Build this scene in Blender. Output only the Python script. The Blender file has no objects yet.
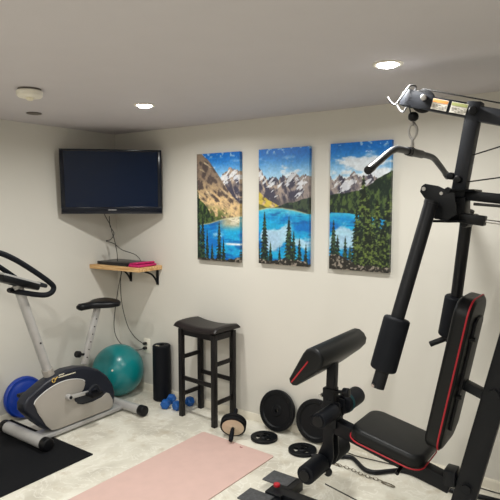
import bpy, bmesh, math, random
import numpy as np
from mathutils import Vector, Matrix
random.seed(4)
C = bpy.context.scene.collection
V = Vector
R = math.radians
PI = math.pi

# ------------------------------------------------------------------ materials
def srgb(r, g, b):
    f = lambda c: c/12.92 if c <= .04045 else ((c+.055)/1.055)**2.4
    return (f(r/255), f(g/255), f(b/255), 1)

def mat(name, col, rough=.5, metal=0., var=.0, vscale=8., bump=0., bscale=200., spec=.5, coat=0., emit=None, estr=0.):
    m = bpy.data.materials.new(name); m.use_nodes = True
    nt = m.node_tree; b = nt.nodes['Principled BSDF']
    b.inputs['Base Color'].default_value = col
    b.inputs['Roughness'].default_value = rough
    b.inputs['Metallic'].default_value = metal
    b.inputs['Specular IOR Level'].default_value = spec
    b.inputs['Coat Weight'].default_value = coat
    tc = nt.nodes.new('ShaderNodeTexCoord')
    if var > 0:
        n = nt.nodes.new('ShaderNodeTexNoise'); n.inputs['Scale'].default_value = vscale
        n.inputs['Detail'].default_value = 5
        nt.links.new(tc.outputs['Object'], n.inputs['Vector'])
        r = nt.nodes.new('ShaderNodeValToRGB')
        r.color_ramp.elements[0].position = .3; r.color_ramp.elements[1].position = .7
        r.color_ramp.elements[0].color = (col[0]*(1-var), col[1]*(1-var), col[2]*(1-var), 1)
        r.color_ramp.elements[1].color = (min(1, col[0]*(1+var)), min(1, col[1]*(1+var)), min(1, col[2]*(1+var)), 1)
        nt.links.new(n.outputs['Fac'], r.inputs['Fac'])
        nt.links.new(r.outputs['Color'], b.inputs['Base Color'])
    if bump > 0:
        n2 = nt.nodes.new('ShaderNodeTexNoise'); n2.inputs['Scale'].default_value = bscale
        n2.inputs['Detail'].default_value = 3
        nt.links.new(tc.outputs['Object'], n2.inputs['Vector'])
        bp = nt.nodes.new('ShaderNodeBump'); bp.inputs['Strength'].default_value = bump
        bp.inputs['Distance'].default_value = .002
        nt.links.new(n2.outputs['Fac'], bp.inputs['Height'])
        nt.links.new(bp.outputs['Normal'], b.inputs['Normal'])
    if emit:
        b.inputs['Emission Color'].default_value = emit
        b.inputs['Emission Strength'].default_value = estr
    return m

M = {}
M['wall'] = mat('warm_off_white_paint', srgb(212, 209, 201), .65, var=.015, vscale=2, bump=.15, bscale=140, spec=.25)
M['ceiling'] = mat('ceiling_paint', srgb(201, 197, 200), .8, var=.01, bump=.15, bscale=120, spec=.2)
M['trim'] = mat('trim_paint', srgb(226, 220, 205), .45)
M['white'] = mat('white_plastic', srgb(232, 228, 215), .4)
M['black_metal'] = mat('black_powder_coat', srgb(14, 16, 21), .42, var=.12, vscale=30, bump=.05, spec=.22)
M['satin'] = mat('satin_black_tube', srgb(13, 15, 21), .42, spec=.3)
M['grey_metal'] = mat('slate_grey_coat', srgb(28, 31, 39), .5, var=.06, vscale=20, spec=.35)
M['steel'] = mat('dull_steel', srgb(96, 96, 97), .45, .6)
M['chrome'] = mat('chrome', srgb(190, 188, 186), .28, 1.)
M['foam'] = mat('black_foam', srgb(12, 15, 22), .6, bump=.3, bscale=120, spec=.18)
M['vinyl'] = mat('black_vinyl', srgb(9, 11, 13), .42, bump=.35, bscale=260, spec=.26)
M['red'] = mat('red_piping', srgb(168, 20, 36), .5)
M['rubber'] = mat('black_rubber', srgb(20, 21, 24), .75, var=.15, vscale=60, bump=.4, bscale=300, spec=.12)
M['iron'] = mat('cast_iron_black', srgb(10, 12, 16), .45, var=.15, vscale=40, bump=.3, bscale=150, spec=.22)
M['cap'] = mat('black_plastic', srgb(11, 12, 16), .42, spec=.25)
M['tread'] = mat('grey_grip_plate', srgb(66, 67, 70), .6, var=.35, vscale=70, bump=.6, bscale=90)
M['silver'] = mat('silver_paint', srgb(176, 175, 174), .4, .2, var=.04, vscale=25)
M['panel'] = mat('silver_grey_plastic', srgb(168, 163, 156), .42, .15, var=.02)
M['navy'] = mat('blue_black_plastic', srgb(24, 28, 40), .38, var=.05, spec=.4)
M['edge'] = mat('pale_panel_edge', srgb(225, 225, 225), .3, .3)
M['gold'] = mat('gold_print', srgb(205, 170, 90), .4, .3)
M['ivory'] = mat('ivory_print', srgb(228, 222, 200), .5)
M['teal'] = mat('teal_vinyl', srgb(8, 124, 128), .3, var=.04, coat=.2)
M['blue'] = mat('blue_vinyl', srgb(16, 54, 150), .35, coat=.1)
M['dbblue'] = mat('blue_neoprene', srgb(14, 84, 160), .5, bump=.1)
M['espresso'] = mat('black_stained_wood', srgb(16, 13, 15), .42, var=.2, vscale=14, spec=.3)
M['leather'] = mat('dark_brown_leather', srgb(27, 22, 23), .42, var=.05, bump=.25, bscale=150, spec=.35)
M['yoga'] = mat('pink_yoga_foam', srgb(206, 176, 168), .85, var=.03, vscale=12, bump=.5, bscale=350, spec=.2)
M['logo'] = mat('dark_pink_print', srgb(150, 70, 80), .7)
M['screen'] = mat('glossy_screen', srgb(3, 20, 46), .12, spec=.3)
M['bezel'] = mat('piano_black_bezel', srgb(10, 15, 28), .2, spec=.3)
M['cord'] = mat('black_cord', srgb(26, 25, 25), .5)
M['laptop'] = mat('black_laptop', srgb(22, 23, 28), .35)
M['pink'] = mat('magenta_fabric', srgb(180, 24, 96), .6, var=.25, vscale=40, bump=.5, bscale=100)
M['beige'] = mat('beige_hub_plastic', srgb(214, 196, 172), .5)
M['label'] = mat('white_sticker', srgb(236, 232, 224), .5)
M['orange'] = mat('orange_print', srgb(238, 160, 84), .5)
M['green'] = mat('green_print', srgb(190, 198, 132), .5)
M['ink'] = mat('grey_ink', srgb(110, 108, 100), .6)
M['tealcord'] = mat('teal_cord', srgb(10, 74, 78), .6)
M['bronze'] = mat('dull_dark_grille', srgb(98, 90, 84), .6)
M['lamp'] = mat('led_lens', (1, 1, 1, 1), .5, emit=(1, .98, .94, 1), estr=34)
M['chain'] = mat('steel_chain', srgb(120, 112, 100), .35, .9)

def wood_mat():
    m = mat('pine_board', srgb(214, 172, 116), .5)
    nt = m.node_tree; b = nt.nodes['Principled BSDF']
    tc = nt.nodes.new('ShaderNodeTexCoord'); mp = nt.nodes.new('ShaderNodeMapping')
    mp.inputs['Scale'].default_value = (2, 30, 40)
    n = nt.nodes.new('ShaderNodeTexNoise'); n.inputs['Scale'].default_value = 2.5; n.inputs['Detail'].default_value = 6
    r = nt.nodes.new('ShaderNodeValToRGB')
    r.color_ramp.elements[0].position = .35; r.color_ramp.elements[0].color = srgb(186, 138, 84)
    r.color_ramp.elements[1].position = .65; r.color_ramp.elements[1].color = srgb(226, 190, 138)
    nt.links.new(tc.outputs['Object'], mp.inputs['Vector']); nt.links.new(mp.outputs['Vector'], n.inputs['Vector'])
    nt.links.new(n.outputs['Fac'], r.inputs['Fac']); nt.links.new(r.outputs['Color'], b.inputs['Base Color'])
    return m
M['pine'] = wood_mat()

def floor_mat():
    m = mat('stone_look_vinyl', srgb(200, 194, 180), .42, spec=.35)
    nt = m.node_tree; b = nt.nodes['Principled BSDF']; L = nt.links.new
    tc = nt.nodes.new('ShaderNodeTexCoord')
    # warped cloudy base
    n0 = nt.nodes.new('ShaderNodeTexNoise'); n0.inputs['Scale'].default_value = 2.2; n0.inputs['Detail'].default_value = 7
    n0.inputs['Distortion'].default_value = 1.6
    L(tc.outputs['Object'], n0.inputs['Vector'])
    r0 = nt.nodes.new('ShaderNodeValToRGB')
    e = r0.color_ramp.elements
    e[0].position = .34; e[0].color = srgb(194, 189, 176)
    e[1].position = .62; e[1].color = srgb(224, 221, 209)
    k = e.new(.48); k.color = srgb(211, 207, 194)
    L(n0.outputs['Fac'], r0.inputs['Fac'])
    # light veins
    n1 = nt.nodes.new('ShaderNodeTexNoise'); n1.inputs['Scale'].default_value = 4.5; n1.inputs['Detail'].default_value = 6
    n1.inputs['Distortion'].default_value = 2.5
    L(tc.outputs['Object'], n1.inputs['Vector'])
    r1 = nt.nodes.new('ShaderNodeValToRGB')
    e = r1.color_ramp.elements
    e[0].position = .47; e[0].color = (0, 0, 0, 1)
    e[1].position = .53; e[1].color = (0, 0, 0, 1)
    k = e.new(.5); k.color = (.55, .55, .55, 1)
    L(n1.outputs['Fac'], r1.inputs['Fac'])
    mx = nt.nodes.new('ShaderNodeMix'); mx.data_type = 'RGBA'
    L(r1.outputs['Color'], mx.inputs['Factor']); L(r0.outputs['Color'], mx.inputs[6])
    mx.inputs[7].default_value = srgb(238, 236, 228)
    # brown stains
    n2 = nt.nodes.new('ShaderNodeTexNoise'); n2.inputs['Scale'].default_value = 9; n2.inputs['Detail'].default_value = 8
    L(tc.outputs['Object'], n2.inputs['Vector'])
    r2 = nt.nodes.new('ShaderNodeValToRGB')
    r2.color_ramp.elements[0].position = .56; r2.color_ramp.elements[0].color = (0, 0, 0, 1)
    r2.color_ramp.elements[1].position = .72; r2.color_ramp.elements[1].color = (.6, .6, .6, 1)
    L(n2.outputs['Fac'], r2.inputs['Fac'])
    mx2 = nt.nodes.new('ShaderNodeMix'); mx2.data_type = 'RGBA'
    L(r2.outputs['Color'], mx2.inputs['Factor']); L(mx.outputs[2], mx2.inputs[6])
    mx2.inputs[7].default_value = srgb(184, 172, 150)
    L(mx2.outputs[2], b.inputs['Base Color'])
    return m
M['floor'] = floor_mat()

def paint_mat():
    m = mat('canvas_ink', (.5, .5, .5, 1), .45, spec=.35, coat=.1)
    nt = m.node_tree; b = nt.nodes['Principled BSDF']
    a = nt.nodes.new('ShaderNodeVertexColor'); a.layer_name = 'ink'
    nt.links.new(a.outputs['Color'], b.inputs['Base Color'])
    return m
M['print'] = paint_mat()

# ------------------------------------------------------------------ mesh helpers (all shapes in world coordinates)
def rot_to(d):
    return V(d).normalized().to_track_quat('Z', 'Y').to_matrix().to_4x4()

class MB:
    def __init__(s): s.bm = bmesh.new()
    def _add(s, verts, mtx):
        bmesh.ops.transform(s.bm, matrix=mtx, verts=verts)
    def box(s, c, size, rot=None, bev=0., seg=2):
        r = bmesh.ops.create_cube(s.bm, size=1.)
        vs = r['verts']
        bmesh.ops.scale(s.bm, vec=size, verts=vs)
        if bev > 0:
            es = list({e for v in vs for e in v.link_edges})
            rr = bmesh.ops.bevel(s.bm, geom=es, offset=bev, segments=seg, affect='EDGES', profile=.5)
            vs = list({v for f in rr['faces'] for v in f.verts} | {v for v in vs if v.is_valid})
        m = Matrix.Translation(c) @ (rot if rot is not None else Matrix())
        s._add(vs, m); return s
    def bar(s, p0, p1, w, d, bev=.004, ref=(0, 1, 0)):
        """rectangular tube from p0 to p1; w across, d along ref"""
        p0, p1 = V(p0), V(p1); z = (p1-p0); L = z.length; z.normalize()
        y = V(ref); y = (y - z*y.dot(z)).normalized(); x = y.cross(z)
        m = Matrix((x, y, z)).transposed().to_4x4()
        return s.box((p0+p1)/2, (w, d, L), m, bev)
    def cyl(s, p0, p1, r0, r1=None, seg=32, bev=0.):
        p0, p1 = V(p0), V(p1); r1 = r0 if r1 is None else r1
        L = (p1-p0).length
        if bev > 0:
            k = 4; prof = [(0, 0)]
            for i in range(k+1):
                a = PI/2*i/k; prof.append((r0-bev+bev*math.sin(a), bev-bev*math.cos(a)))
            for i in range(k+1):
                a = PI/2*i/k; prof.append((r1-bev+bev*math.cos(a), L-bev+bev*math.sin(a)))
            prof.append((0, L))
            return s.lathe(prof, p0, p1-p0, seg)
        r = bmesh.ops.create_cone(s.bm, cap_ends=True, segments=seg, radius1=r0, radius2=r1, depth=L)
        s._add(r['verts'], Matrix.Translation((p0+p1)/2) @ rot_to(p1-p0)); return s
    def lathe(s, prof, base=(0, 0, 0), axis=(0, 0, 1), seg=40, squash=None):
        m = Matrix.Translation(base) @ rot_to(axis)
        rings = []
        for r, z in prof:
            if r < 1e-6: rings.append([s.bm.verts.new(m @ V((0, 0, z)))])
            else:
                rings.append([s.bm.verts.new(m @ V((r*math.cos(2*PI*i/seg), r*math.sin(2*PI*i/seg), z))) for i in range(seg)])
        for a, b in zip(rings, rings[1:]):
            for i in range(seg):
                j = (i+1) % seg
                if len(a) == 1 and len(b) == 1: continue
                if len(a) == 1: s.bm.faces.new((a[0], b[i], b[j]))
                elif len(b) == 1: s.bm.faces.new((a[i], b[0], a[j]))
                else: s.bm.faces.new((a[i], a[j], b[j], b[i]))
        return s
    def tube(s, pts, r, seg=12, smooth=0, closed=False, caps=True, rs=None):
        pts = [V(p) for p in pts]
        if smooth:
            n = len(pts); out = []
            rng = range(n if closed else n-1)
            g = (lambda i: pts[i % n]) if closed else (lambda i: pts[max(0, min(n-1, i))])
            for i in rng:
                a, b, c, d = g(i-1), g(i), g(i+1), g(i+2)
                for k in range(smooth):
                    t = k/smooth
                    out.append(.5*((2*b)+(c-a)*t+(2*a-5*b+4*c-d)*t*t+(3*b-a-3*c+d)*t**3))
            if not closed: out.append(pts[-1])
            pts = out
        n = len(pts); rings = []; nrm = None
        for i in range(n):
            if closed: t = pts[(i+1) % n]-pts[i-1]
            else: t = pts[min(n-1, i+1)]-pts[max(0, i-1)]
            t.normalize()
            if nrm is None:
                nrm = t.orthogonal().normalized()
            nrm = (nrm - t*nrm.dot(t)).normalized(); bn = t.cross(nrm)
            rr = rs[i] if rs else r
            rings.append([s.bm.verts.new(pts[i]+(nrm*math.cos(2*PI*k/seg)+bn*math.sin(2*PI*k/seg))*rr) for k in range(seg)])
        pairs = list(zip(rings, rings[1:]))
        if closed: pairs.append((rings[-1], rings[0]))
        for a, b in pairs:
            off = 0
            if closed and a is rings[-1]:
                off = min(range(seg), key=lambda o: (b[o].co-a[0].co).length)
            for k in range(seg):
                s.bm.faces.new((a[k], a[(k+1) % seg], b[(k+1+off) % seg], b[(k+off) % seg]))
        if caps and not closed:
            s.bm.faces.new(rings[0][::-1]); s.bm.faces.new(rings[-1])
        return s
    def prism(s, poly, a, b, plane='xz', bev=0., seg=3):
        """poly in the given plane, extruded along the remaining axis from a to b"""
        def P(u, v, t):
            return V((u, t, v)) if plane == 'xz' else V((t, u, v)) if plane == 'yz' else V((u, v, t))
        A = [s.bm.verts.new(P(u, v, a)) for u, v in poly]; B = [s.bm.verts.new(P(u, v, b)) for u, v in poly]
        n = len(poly); fa = s.bm.faces.new(A); fb = s.bm.faces.new(B[::-1]); fs = [fa, fb]
        for i in range(n):
            j = (i+1) % n
            fs.append(s.bm.faces.new((A[j], A[i], B[i], B[j])))
        bmesh.ops.recalc_face_normals(s.bm, faces=fs)
        if bev > 0:
            es = list(set(fa.edges) | set(fb.edges))
            bmesh.ops.bevel(s.bm, geom=es, offset=bev, segments=seg, affect='EDGES', profile=.5)
        return s
    def slab(s, o, u, v, L, W, T, rc=.02, bev=.01, k=6):
        """rounded pad centred on o, L along u, W along v, thickness T along u x v; returns its outline at the -n face"""
        u, v = V(u).normalized(), V(v).normalized(); n = u.cross(v)
        def ring(ins):
            q = []; rr = max(rc-ins, .0005); a_, b_ = L/2-ins, W/2-ins
            for cx, cy, a0 in ((a_-rr, b_-rr, 0), (-a_+rr, b_-rr, 90), (-a_+rr, -b_+rr, 180), (a_-rr, -b_+rr, 270)):
                for i in range(k+1):
                    a = R(a0+90*i/k); q.append((cx+rr*math.cos(a), cy+rr*math.sin(a)))
            return q
        out = ring(0); lay = []; K = 5
        for i in range(K+1):
            a = PI/2*i/K; lay.append((bev*(1-math.sin(a)), -T/2+bev*(1-math.cos(a))))
        lay += [(ins, -z) for ins, z in lay[::-1]]
        rs_ = [[s.bm.verts.new(V(o)+u*x+v*y+n*z) for x, y in ring(ins)] for ins, z in lay]
        N = len(out)
        for A, B in zip(rs_, rs_[1:]):
            for i in range(N):
                j = (i+1) % N; s.bm.faces.new((A[i], A[j], B[j], B[i]))
        s.bm.faces.new(rs_[0][::-1]); s.bm.faces.new(rs_[-1])
        return [V(o)+u*x+v*y for x, y in out], n
    def build(s, name, m, parent=None, ang=35, loc=None):
        bmesh.ops.recalc_face_normals(s.bm, faces=s.bm.faces)
        me = bpy.data.meshes.new(name); s.bm.to_mesh(me); s.bm.free()
        me.materials.append(m)
        me.polygons.foreach_set('use_smooth', [True]*len(me.polygons))
        me.set_sharp_from_angle(angle=R(ang))
        o = bpy.data.objects.new(name, me); C.objects.link(o)
        if parent is not None:
            o.parent = parent
            base = V((0, 0, 0)); p = parent
            while p is not None:
                base += p.location; p = p.parent
            me.transform(Matrix.Translation(-base))
        elif loc is not None:
            me.transform(Matrix.Translation(-V(loc))); o.location = loc
        return o

def tag(o, label, cat, group=None):
    o['label'] = label; o['category'] = cat
    if group: o['group'] = group
    return o
def thing(name, label, cat, loc, group=None):
    o = bpy.data.objects.new(name, None); C.objects.link(o); o.location = loc
    o.empty_display_size = .05
    return tag(o, label, cat, group)
def struct(o):
    o['kind'] = 'structure'; return o
def piping(b, outline, n, off, grow=.003, r=.0035):
    c = sum(outline, V((0, 0, 0)))/len(outline)
    b.tube([p+(p-c).normalized()*grow+n*off for p in outline], r, seg=8, closed=True)

# ------------------------------------------------------------------ room
XL, YB, XR, YF, H = -3.69, 3.143, 2.6, -2.6, 2.2
T = .1
def rb(name, lo, hi, m):
    b = MB(); b.box([(a+c)/2 for a, c in zip(lo, hi)], [c-a for a, c in zip(lo, hi)])
    return struct(b.build(name, m))
rb('floor', (XL-T, YF-T, -T), (XR+T, YB+T, 0), M['floor'])
rb('ceiling', (XL-T, YF-T, H), (XR+T, YB+T, H+T), M['ceiling'])
rb('wall_left', (XL-T, YF-T, 0), (XL, YB+T, H), M['wall'])
rb('wall_back', (XL, YB, 0), (XR, YB+T, H), M['wall'])
rb('wall_right', (XR, YF-T, 0), (XR+T, YB+T, H), M['wall'])
rb('wall_front', (XL, YF-T, 0), (XR, YF, H), M['wall'])
def base(name, poly, a, b, plane):
    bb = MB(); bb.prism(poly, a, b, plane, bev=0); return struct(bb.build(name, M['trim']))
hb = .055
base('baseboard_back', [(YB, 0), (YB-.012, 0), (YB-.012, hb-.012), (YB-.007, hb), (YB, hb)], XL, XR, 'yz')
base('baseboard_left', [(XL, 0), (XL+.012, 0), (XL+.012, hb-.012), (XL+.007, hb), (XL, hb)], YF, YB-.012, 'xz')

# ------------------------------------------------------------------ ceiling fittings
def downlight(x, y, label):
    t = thing('recessed_light', label, 'ceiling light', (x, y, H), 'recessed ceiling lights')
    b = MB(); b.lathe([(.066, -.001), (.065, -.004), (.055, -.007), (.045, -.004), (.045, -.001)], (x, y, H)); b.build('trim_ring', M['trim'], t)
    b = MB(); b.lathe([(.0445, -.003), (.039, -.010), (.024, -.014), (0, -.0155)], (x, y, H)); b.build('lens', M['lamp'], t)
    l = bpy.data.lights.new('downlight', 'AREA'); l.shape = 'DISK'; l.size = .09; l.energy = 15; l.color = (1, .99, .935); l.spread = R(168)
    o = bpy.data.objects.new('downlight', l); C.objects.link(o); o.location = (x, y, H-.018)
downlight(-2.45, 2.32, 'lit round recessed ceiling light above the wall television, left of the two in view')
downlight(-.89, 2.26, 'lit round recessed ceiling light above the home gym hook, right of the two in view')
for x in (-2.45, -.89, .67):
    for y in (.5, -1.4):
        downlight(x, y, 'lit round recessed ceiling light behind the camera')

dt = thing('smoke_detector', 'round white smoke detector hanging from the ceiling left of the television', 'smoke detector', (-2.60, 1.65, H))
b = MB(); b.cyl((-2.60, 1.65, H), (-2.60, 1.65, H-.010), .058); b.build('mounting_base', M['bronze'], dt)
b = MB(); b.lathe([(0, -.010), (.062, -.010), (.066, -.016), (.064, -.036), (.056, -.044), (.03, -.046), (0, -.046)], (-2.60, 1.65, H)); b.build('housing', M['white'], dt)
b = MB(); b.lathe([(.020, -.045), (.019, -.054), (.012, -.060), (0, -.061)], (-2.60, 1.65, H)); b.build('sensor_dome', M['ivory'], dt)
b = MB(); b.lathe([(0, -.0005), (.046, -.0005), (.05, -.004), (.044, -.007), (.03, -.005), (0, -.005)], (-3.257, 2.094, H))
tag(b.build('ceiling_speaker', M['bronze'], loc=(-3.257, 2.094, H)), 'small flat dark round plate on the ceiling near the left wall', 'ceiling plate')

# ------------------------------------------------------------------ canvas prints: one lake panorama over three panels
def hash2(ix, iy, seed):
    n = (ix.astype(np.int64)*374761393 + iy.astype(np.int64)*668265263 + seed*974711) & 0xffffffff
    n = ((n ^ (n >> 13))*1274126177) & 0xffffffff
    return ((n ^ (n >> 16)) & 0xffff)/65535.
def vnoise(x, y, seed):
    ix, iy = np.floor(x), np.floor(y); fx, fy = x-ix, y-iy
    fx = fx*fx*(3-2*fx); fy = fy*fy*(3-2*fy)
    a = hash2(ix, iy, seed); b_ = hash2(ix+1, iy, seed); c = hash2(ix, iy+1, seed); d = hash2(ix+1, iy+1, seed)
    return (a*(1-fx)+b_*fx)*(1-fy)+(c*(1-fx)+d*fx)*fy
def fbm(x, y, seed, o=5):
    s = 0; a = .5; t = 0
    for i in range(o):
        s = s+a*vnoise(x*2**i, y*2**i, seed+i*7); t += a; a *= .55
    return s/t
def sm(a, b_, x):
    t = np.clip((x-a)/(b_-a), 0, 1); return t*t*(3-2*t)
def mixc(A, B, k):
    return A*(1-k[..., None])+B*k[..., None]
def col(r, g, b_): return np.array([r, g, b_], float)/255
def interp(u, pts): return np.interp(u, [p[0] for p in pts], [p[1] for p in pts])

def ridged(x, y, seed, o=4):
    s_ = 0; a = .5; t = 0
    for i in range(o):
        s_ = s_+a*(1-np.abs(2*vnoise(x*2**i, y*2**i, seed+i*5)-1)); t += a; a *= .5
    return s_/t
def lake(U, Vv):
    X = U*.5; Y = Vv             # roughly square units
    S = U.shape+(3,)
    B = lambda *c: np.broadcast_to(col(*c), S)
    n1 = fbm(X*8, Y*8, 3); n2 = fbm(X*30, Y*30, 11); n3 = fbm(X*14+5, Y*45, 19); n4 = fbm(X*60, Y*60, 27, 3)
    # sky
    img = mixc(B(166, 212, 244), B(14, 112, 206), sm(.74, .98, Vv+.06*(n1-.5)))
    cl = sm(.50, .66, fbm(X*6+2, Y*13, 41)+.22*sm(1.9, 2.5, U)*sm(.97, .8, Vv)-.12*sm(2.05, 1.9, U))*sm(.96, .86, Vv)
    img = mixc(img, B(236, 240, 246), cl*.9)
    img = mixc(img, B(225, 236, 250), sm(.60, .68, fbm(X*30, Y*30, 71))*sm(.94, .975, Vv)*.6)
    # far rocky range with some snow
    ridge = interp(U, [(0, .7), (.5, .76), (.68, .83), (.78, .86), (.88, .83), (1.0, .84), (1.03, .86), (1.12, .78), (1.22, .74), (1.32, .77), (1.42, .74), (1.52, .765), (1.6, .74), (1.72, .78),
                       (1.82, .75), (1.92, .775), (2.0, .75), (2.1, .72), (2.2, .76), (2.3, .71), (2.42, .78), (2.55, .74), (2.68, .75), (2.8, .71), (3, .68)])
    ridge = ridge+(fbm(U*14, U*0, 5)-.5)*.05+(fbm(U*48, U*0, 6)-.5)*.025
    f = ridged(X*22+Y*9, Y*9-X*4, 33, 5)
    rock = mixc(B(66, 64, 82), B(158, 146, 142), sm(.5, .85, f))
    rock = mixc(rock, B(206, 178, 146), sm(1.7, 1.1, U)*sm(.5, .9, f)*.6)
    snow = sm(.69, .77, fbm(X*34-Y*30, Y*22, 55)+.30*np.exp(-((ridge-Vv-.05)/.05)**2))
    rock = mixc(rock, B(232, 236, 244), snow*.85)
    rock = mixc(rock, B(92, 84, 84), sm(.60, .52, Vv)*.6)
    img = mixc(img, rock, sm(-.003, .003, ridge-Vv))
    # sunlit scree slope coming down from the left
    sl = interp(U, [(0, 1.02), (.12, 1.0), (.3, .93), (.45, .84), (.6, .74), (.8, .62), (1.0, .53), (1.03, .64), (1.12, .60), (1.22, .56), (1.32, .535), (1.45, .50), (1.6, .47)])+(n1-.5)*.03
    f2 = ridged(X*13+Y*19, Y*5-X*12, 63, 5)
    sc = mixc(B(122, 102, 88), B(222, 190, 140), sm(.45, .82, f2))
    sc = mixc(sc, B(112, 98, 92), sm(.60, .85, Vv+.10*(n1-.5)+.10*U)*.75)
    sc = mixc(sc, B(58, 50, 52), sm(.60, .50, f2)*.55)
    sc = mixc(sc, B(240, 220, 180), sm(.62, .78, fbm(X*12+Y*24, Y*3-X*7, 67))*.7)
    sc = mixc(sc, B(206, 186, 66), sm(.98, 1.04, U)*sm(.42, .6, n2+.1)*.8)
    sc = mixc(sc, B(84, 100, 50), sm(.56, .46, Vv+.05*U)*sm(.9, .5, U)*sm(.46, .56, n2)*.9)
    img = mixc(img, sc, sm(-.002, .004, sl-Vv)*(U < 1.6))
    # forested shores
    fs = interp(U, [(0, .60), (.12, .56), (.25, .50), (.35, .42), (.5, .40), (.7, .40), (1.0, .41), (1.03, .53), (1.15, .51), (1.3, .49), (1.38, .505), (1.6, .53), (1.8, .55), (2.0, .58), (2.05, .60), (2.3, .61), (2.5, .63), (2.7, .68), (2.85, .73), (3, .77)])+(n3-.5)*.025
    gr = mixc(B(22, 40, 30), B(78, 98, 52), sm(.40, .66, fbm(X*44, Y*26, 14)))
    gr = mixc(gr, B(150, 140, 70), sm(1.3, 1.1, U)*sm(.95, 1.05, U)*.6)
    gr = mixc(gr, B(48, 56, 74), sm(1.3, 1.5, U)*sm(2.02, 1.98, U)*.4)
    img = mixc(img, gr, sm(-.002, .003, fs-Vv)*(1-sm(.3, .55, U)*sm(1.03, .97, U)*.7))
    # water
    wl = interp(U, [(0, .33), (.3, .35), (.6, .39), (1, .42), (1.03, .47), (1.2, .49), (1.5, .49), (1.75, .47), (2.0, .44), (2.05, .455), (2.35, .45), (2.6, .43), (3, .40)])+(n3-.5)*.006
    w = mixc(B(4, 112, 196), B(28, 168, 222), sm(.35, .62, fbm(X*5, Y*12, 81)))
    w = mixc(w, B(96, 206, 226), sm(.40, .47, Vv)*sm(1.0, 1.1, U)*.7)
    w = mixc(w, B(4, 78, 158), sm(.52, .68, fbm(X*6, Y*22, 83))*.6)
    ref = sm(.50, .66, fbm(X*7+8, Y*8, 91)*.7+.42*np.exp(-((Vv-.235-.03*np.sin(U*9))/.085)**2)*sm(1.0, 1.2, U)+.02)
    w = mixc(w, B(206, 226, 240), ref*.8)
    w = mixc(w, B(196, 166, 124), sm(.27, .36, Vv+.05*(n1-.5))*sm(.35, .75, U)*sm(1.02, .98, U)*.85)
    w = mixc(w, B(240, 232, 214), sm(.52, .62, n3)*sm(.30, .38, Vv)*sm(.55, .8, U)*sm(1.02, .98, U)*.7)
    w = mixc(w, B(236, 244, 250), np.exp(-((Vv-.165)/.011)**2)*sm(.6, .75, U)*sm(1.02, 1.0, U))
    img = mixc(img, w, sm(-.002, .002, wl-Vv))
    img = mixc(img, B(206, 198, 150), np.exp(-((Vv-wl)/.007)**2)*sm(2.02, 1.9, U)*.6)
    # conifers in front
    def conifer(img, cx, top, bot, hw, seed, lo=(12, 26, 24), hi=(60, 86, 50)):
        t = np.clip((top-Vv)/(top-bot), 0, 1)
        tier = ((top-Vv)*34+seed*.37) % 1
        edge = hw*(.05+.95*t**.75)*(.55+.5*tier+.6*(fbm(X*80+seed, Y*80, seed, 2)-.5))
        k = sm(-.002, .006, edge-np.abs(X-cx*.5))*(Vv < top)*(Vv > bot)
        tc_ = mixc(B(*lo), B(*hi), sm(.42, .72, fbm(X*60, Y*60, seed+3, 3)))
        return mixc(img, tc_, k*.95)
    for a in [(.0, .80, .0, .03, 101), (.03, .66, .0, .05, 121), (.13, .47, .0, .045, 102), (.24, .30, .0, .03, 103), (.36, .17, .0, .03, 131), (.53, .38, .0, .045, 104), (.63, .22, .0, .03, 105),
              (1.03, .20, .0, .03, 106), (1.15, .46, .0, .058, 107), (1.27, .20, .0, .03, 132), (1.45, .17, .02, .022, 108), (1.63, .42, .0, .060, 109), (1.72, .30, .0, .04, 122), (1.83, .24, .0, .035, 110), (1.95, .20, .0, .03, 111),
              (2.10, .40, .05, .045, 112), (2.17, .28, .04, .04, 123), (2.30, .27, .06, .032, 113), (2.38, .20, .04, .03, 114)]:
        img = conifer(img, *a)
    for a in [(2.97, .60, .0, .10, 117), (2.80, .56, .0, .10, 116), (2.70, .46, .0, .09, 119), (2.48, .50, .0, .06, 118), (2.58, .745, .0, .095, 115), (2.90, .36, .0, .10, 120), (2.66, .60, 0, .07, 124)]:
        img = conifer(img, *a, lo=(14, 26, 18), hi=(104, 122, 58))
    # rocky bank
    bank = interp(U, [(0, .03), (.3, .02), (.7, .012), (1.02, .05), (1.3, .03), (1.6, .06), (1.8, .05), (2.0, .03), (2.05, .12), (2.3, .10), (2.5, .05), (3, .04)])+(n2-.5)*.04
    bk = mixc(B(40, 38, 34), B(170, 158, 146), sm(.5, .68, n4)*.8)
    img = mixc(img, bk, sm(-.002, .004, bank-Vv))
    return np.clip(img*(0.95+.20*(n4[..., None]-.5)), 0, 1)

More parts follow.
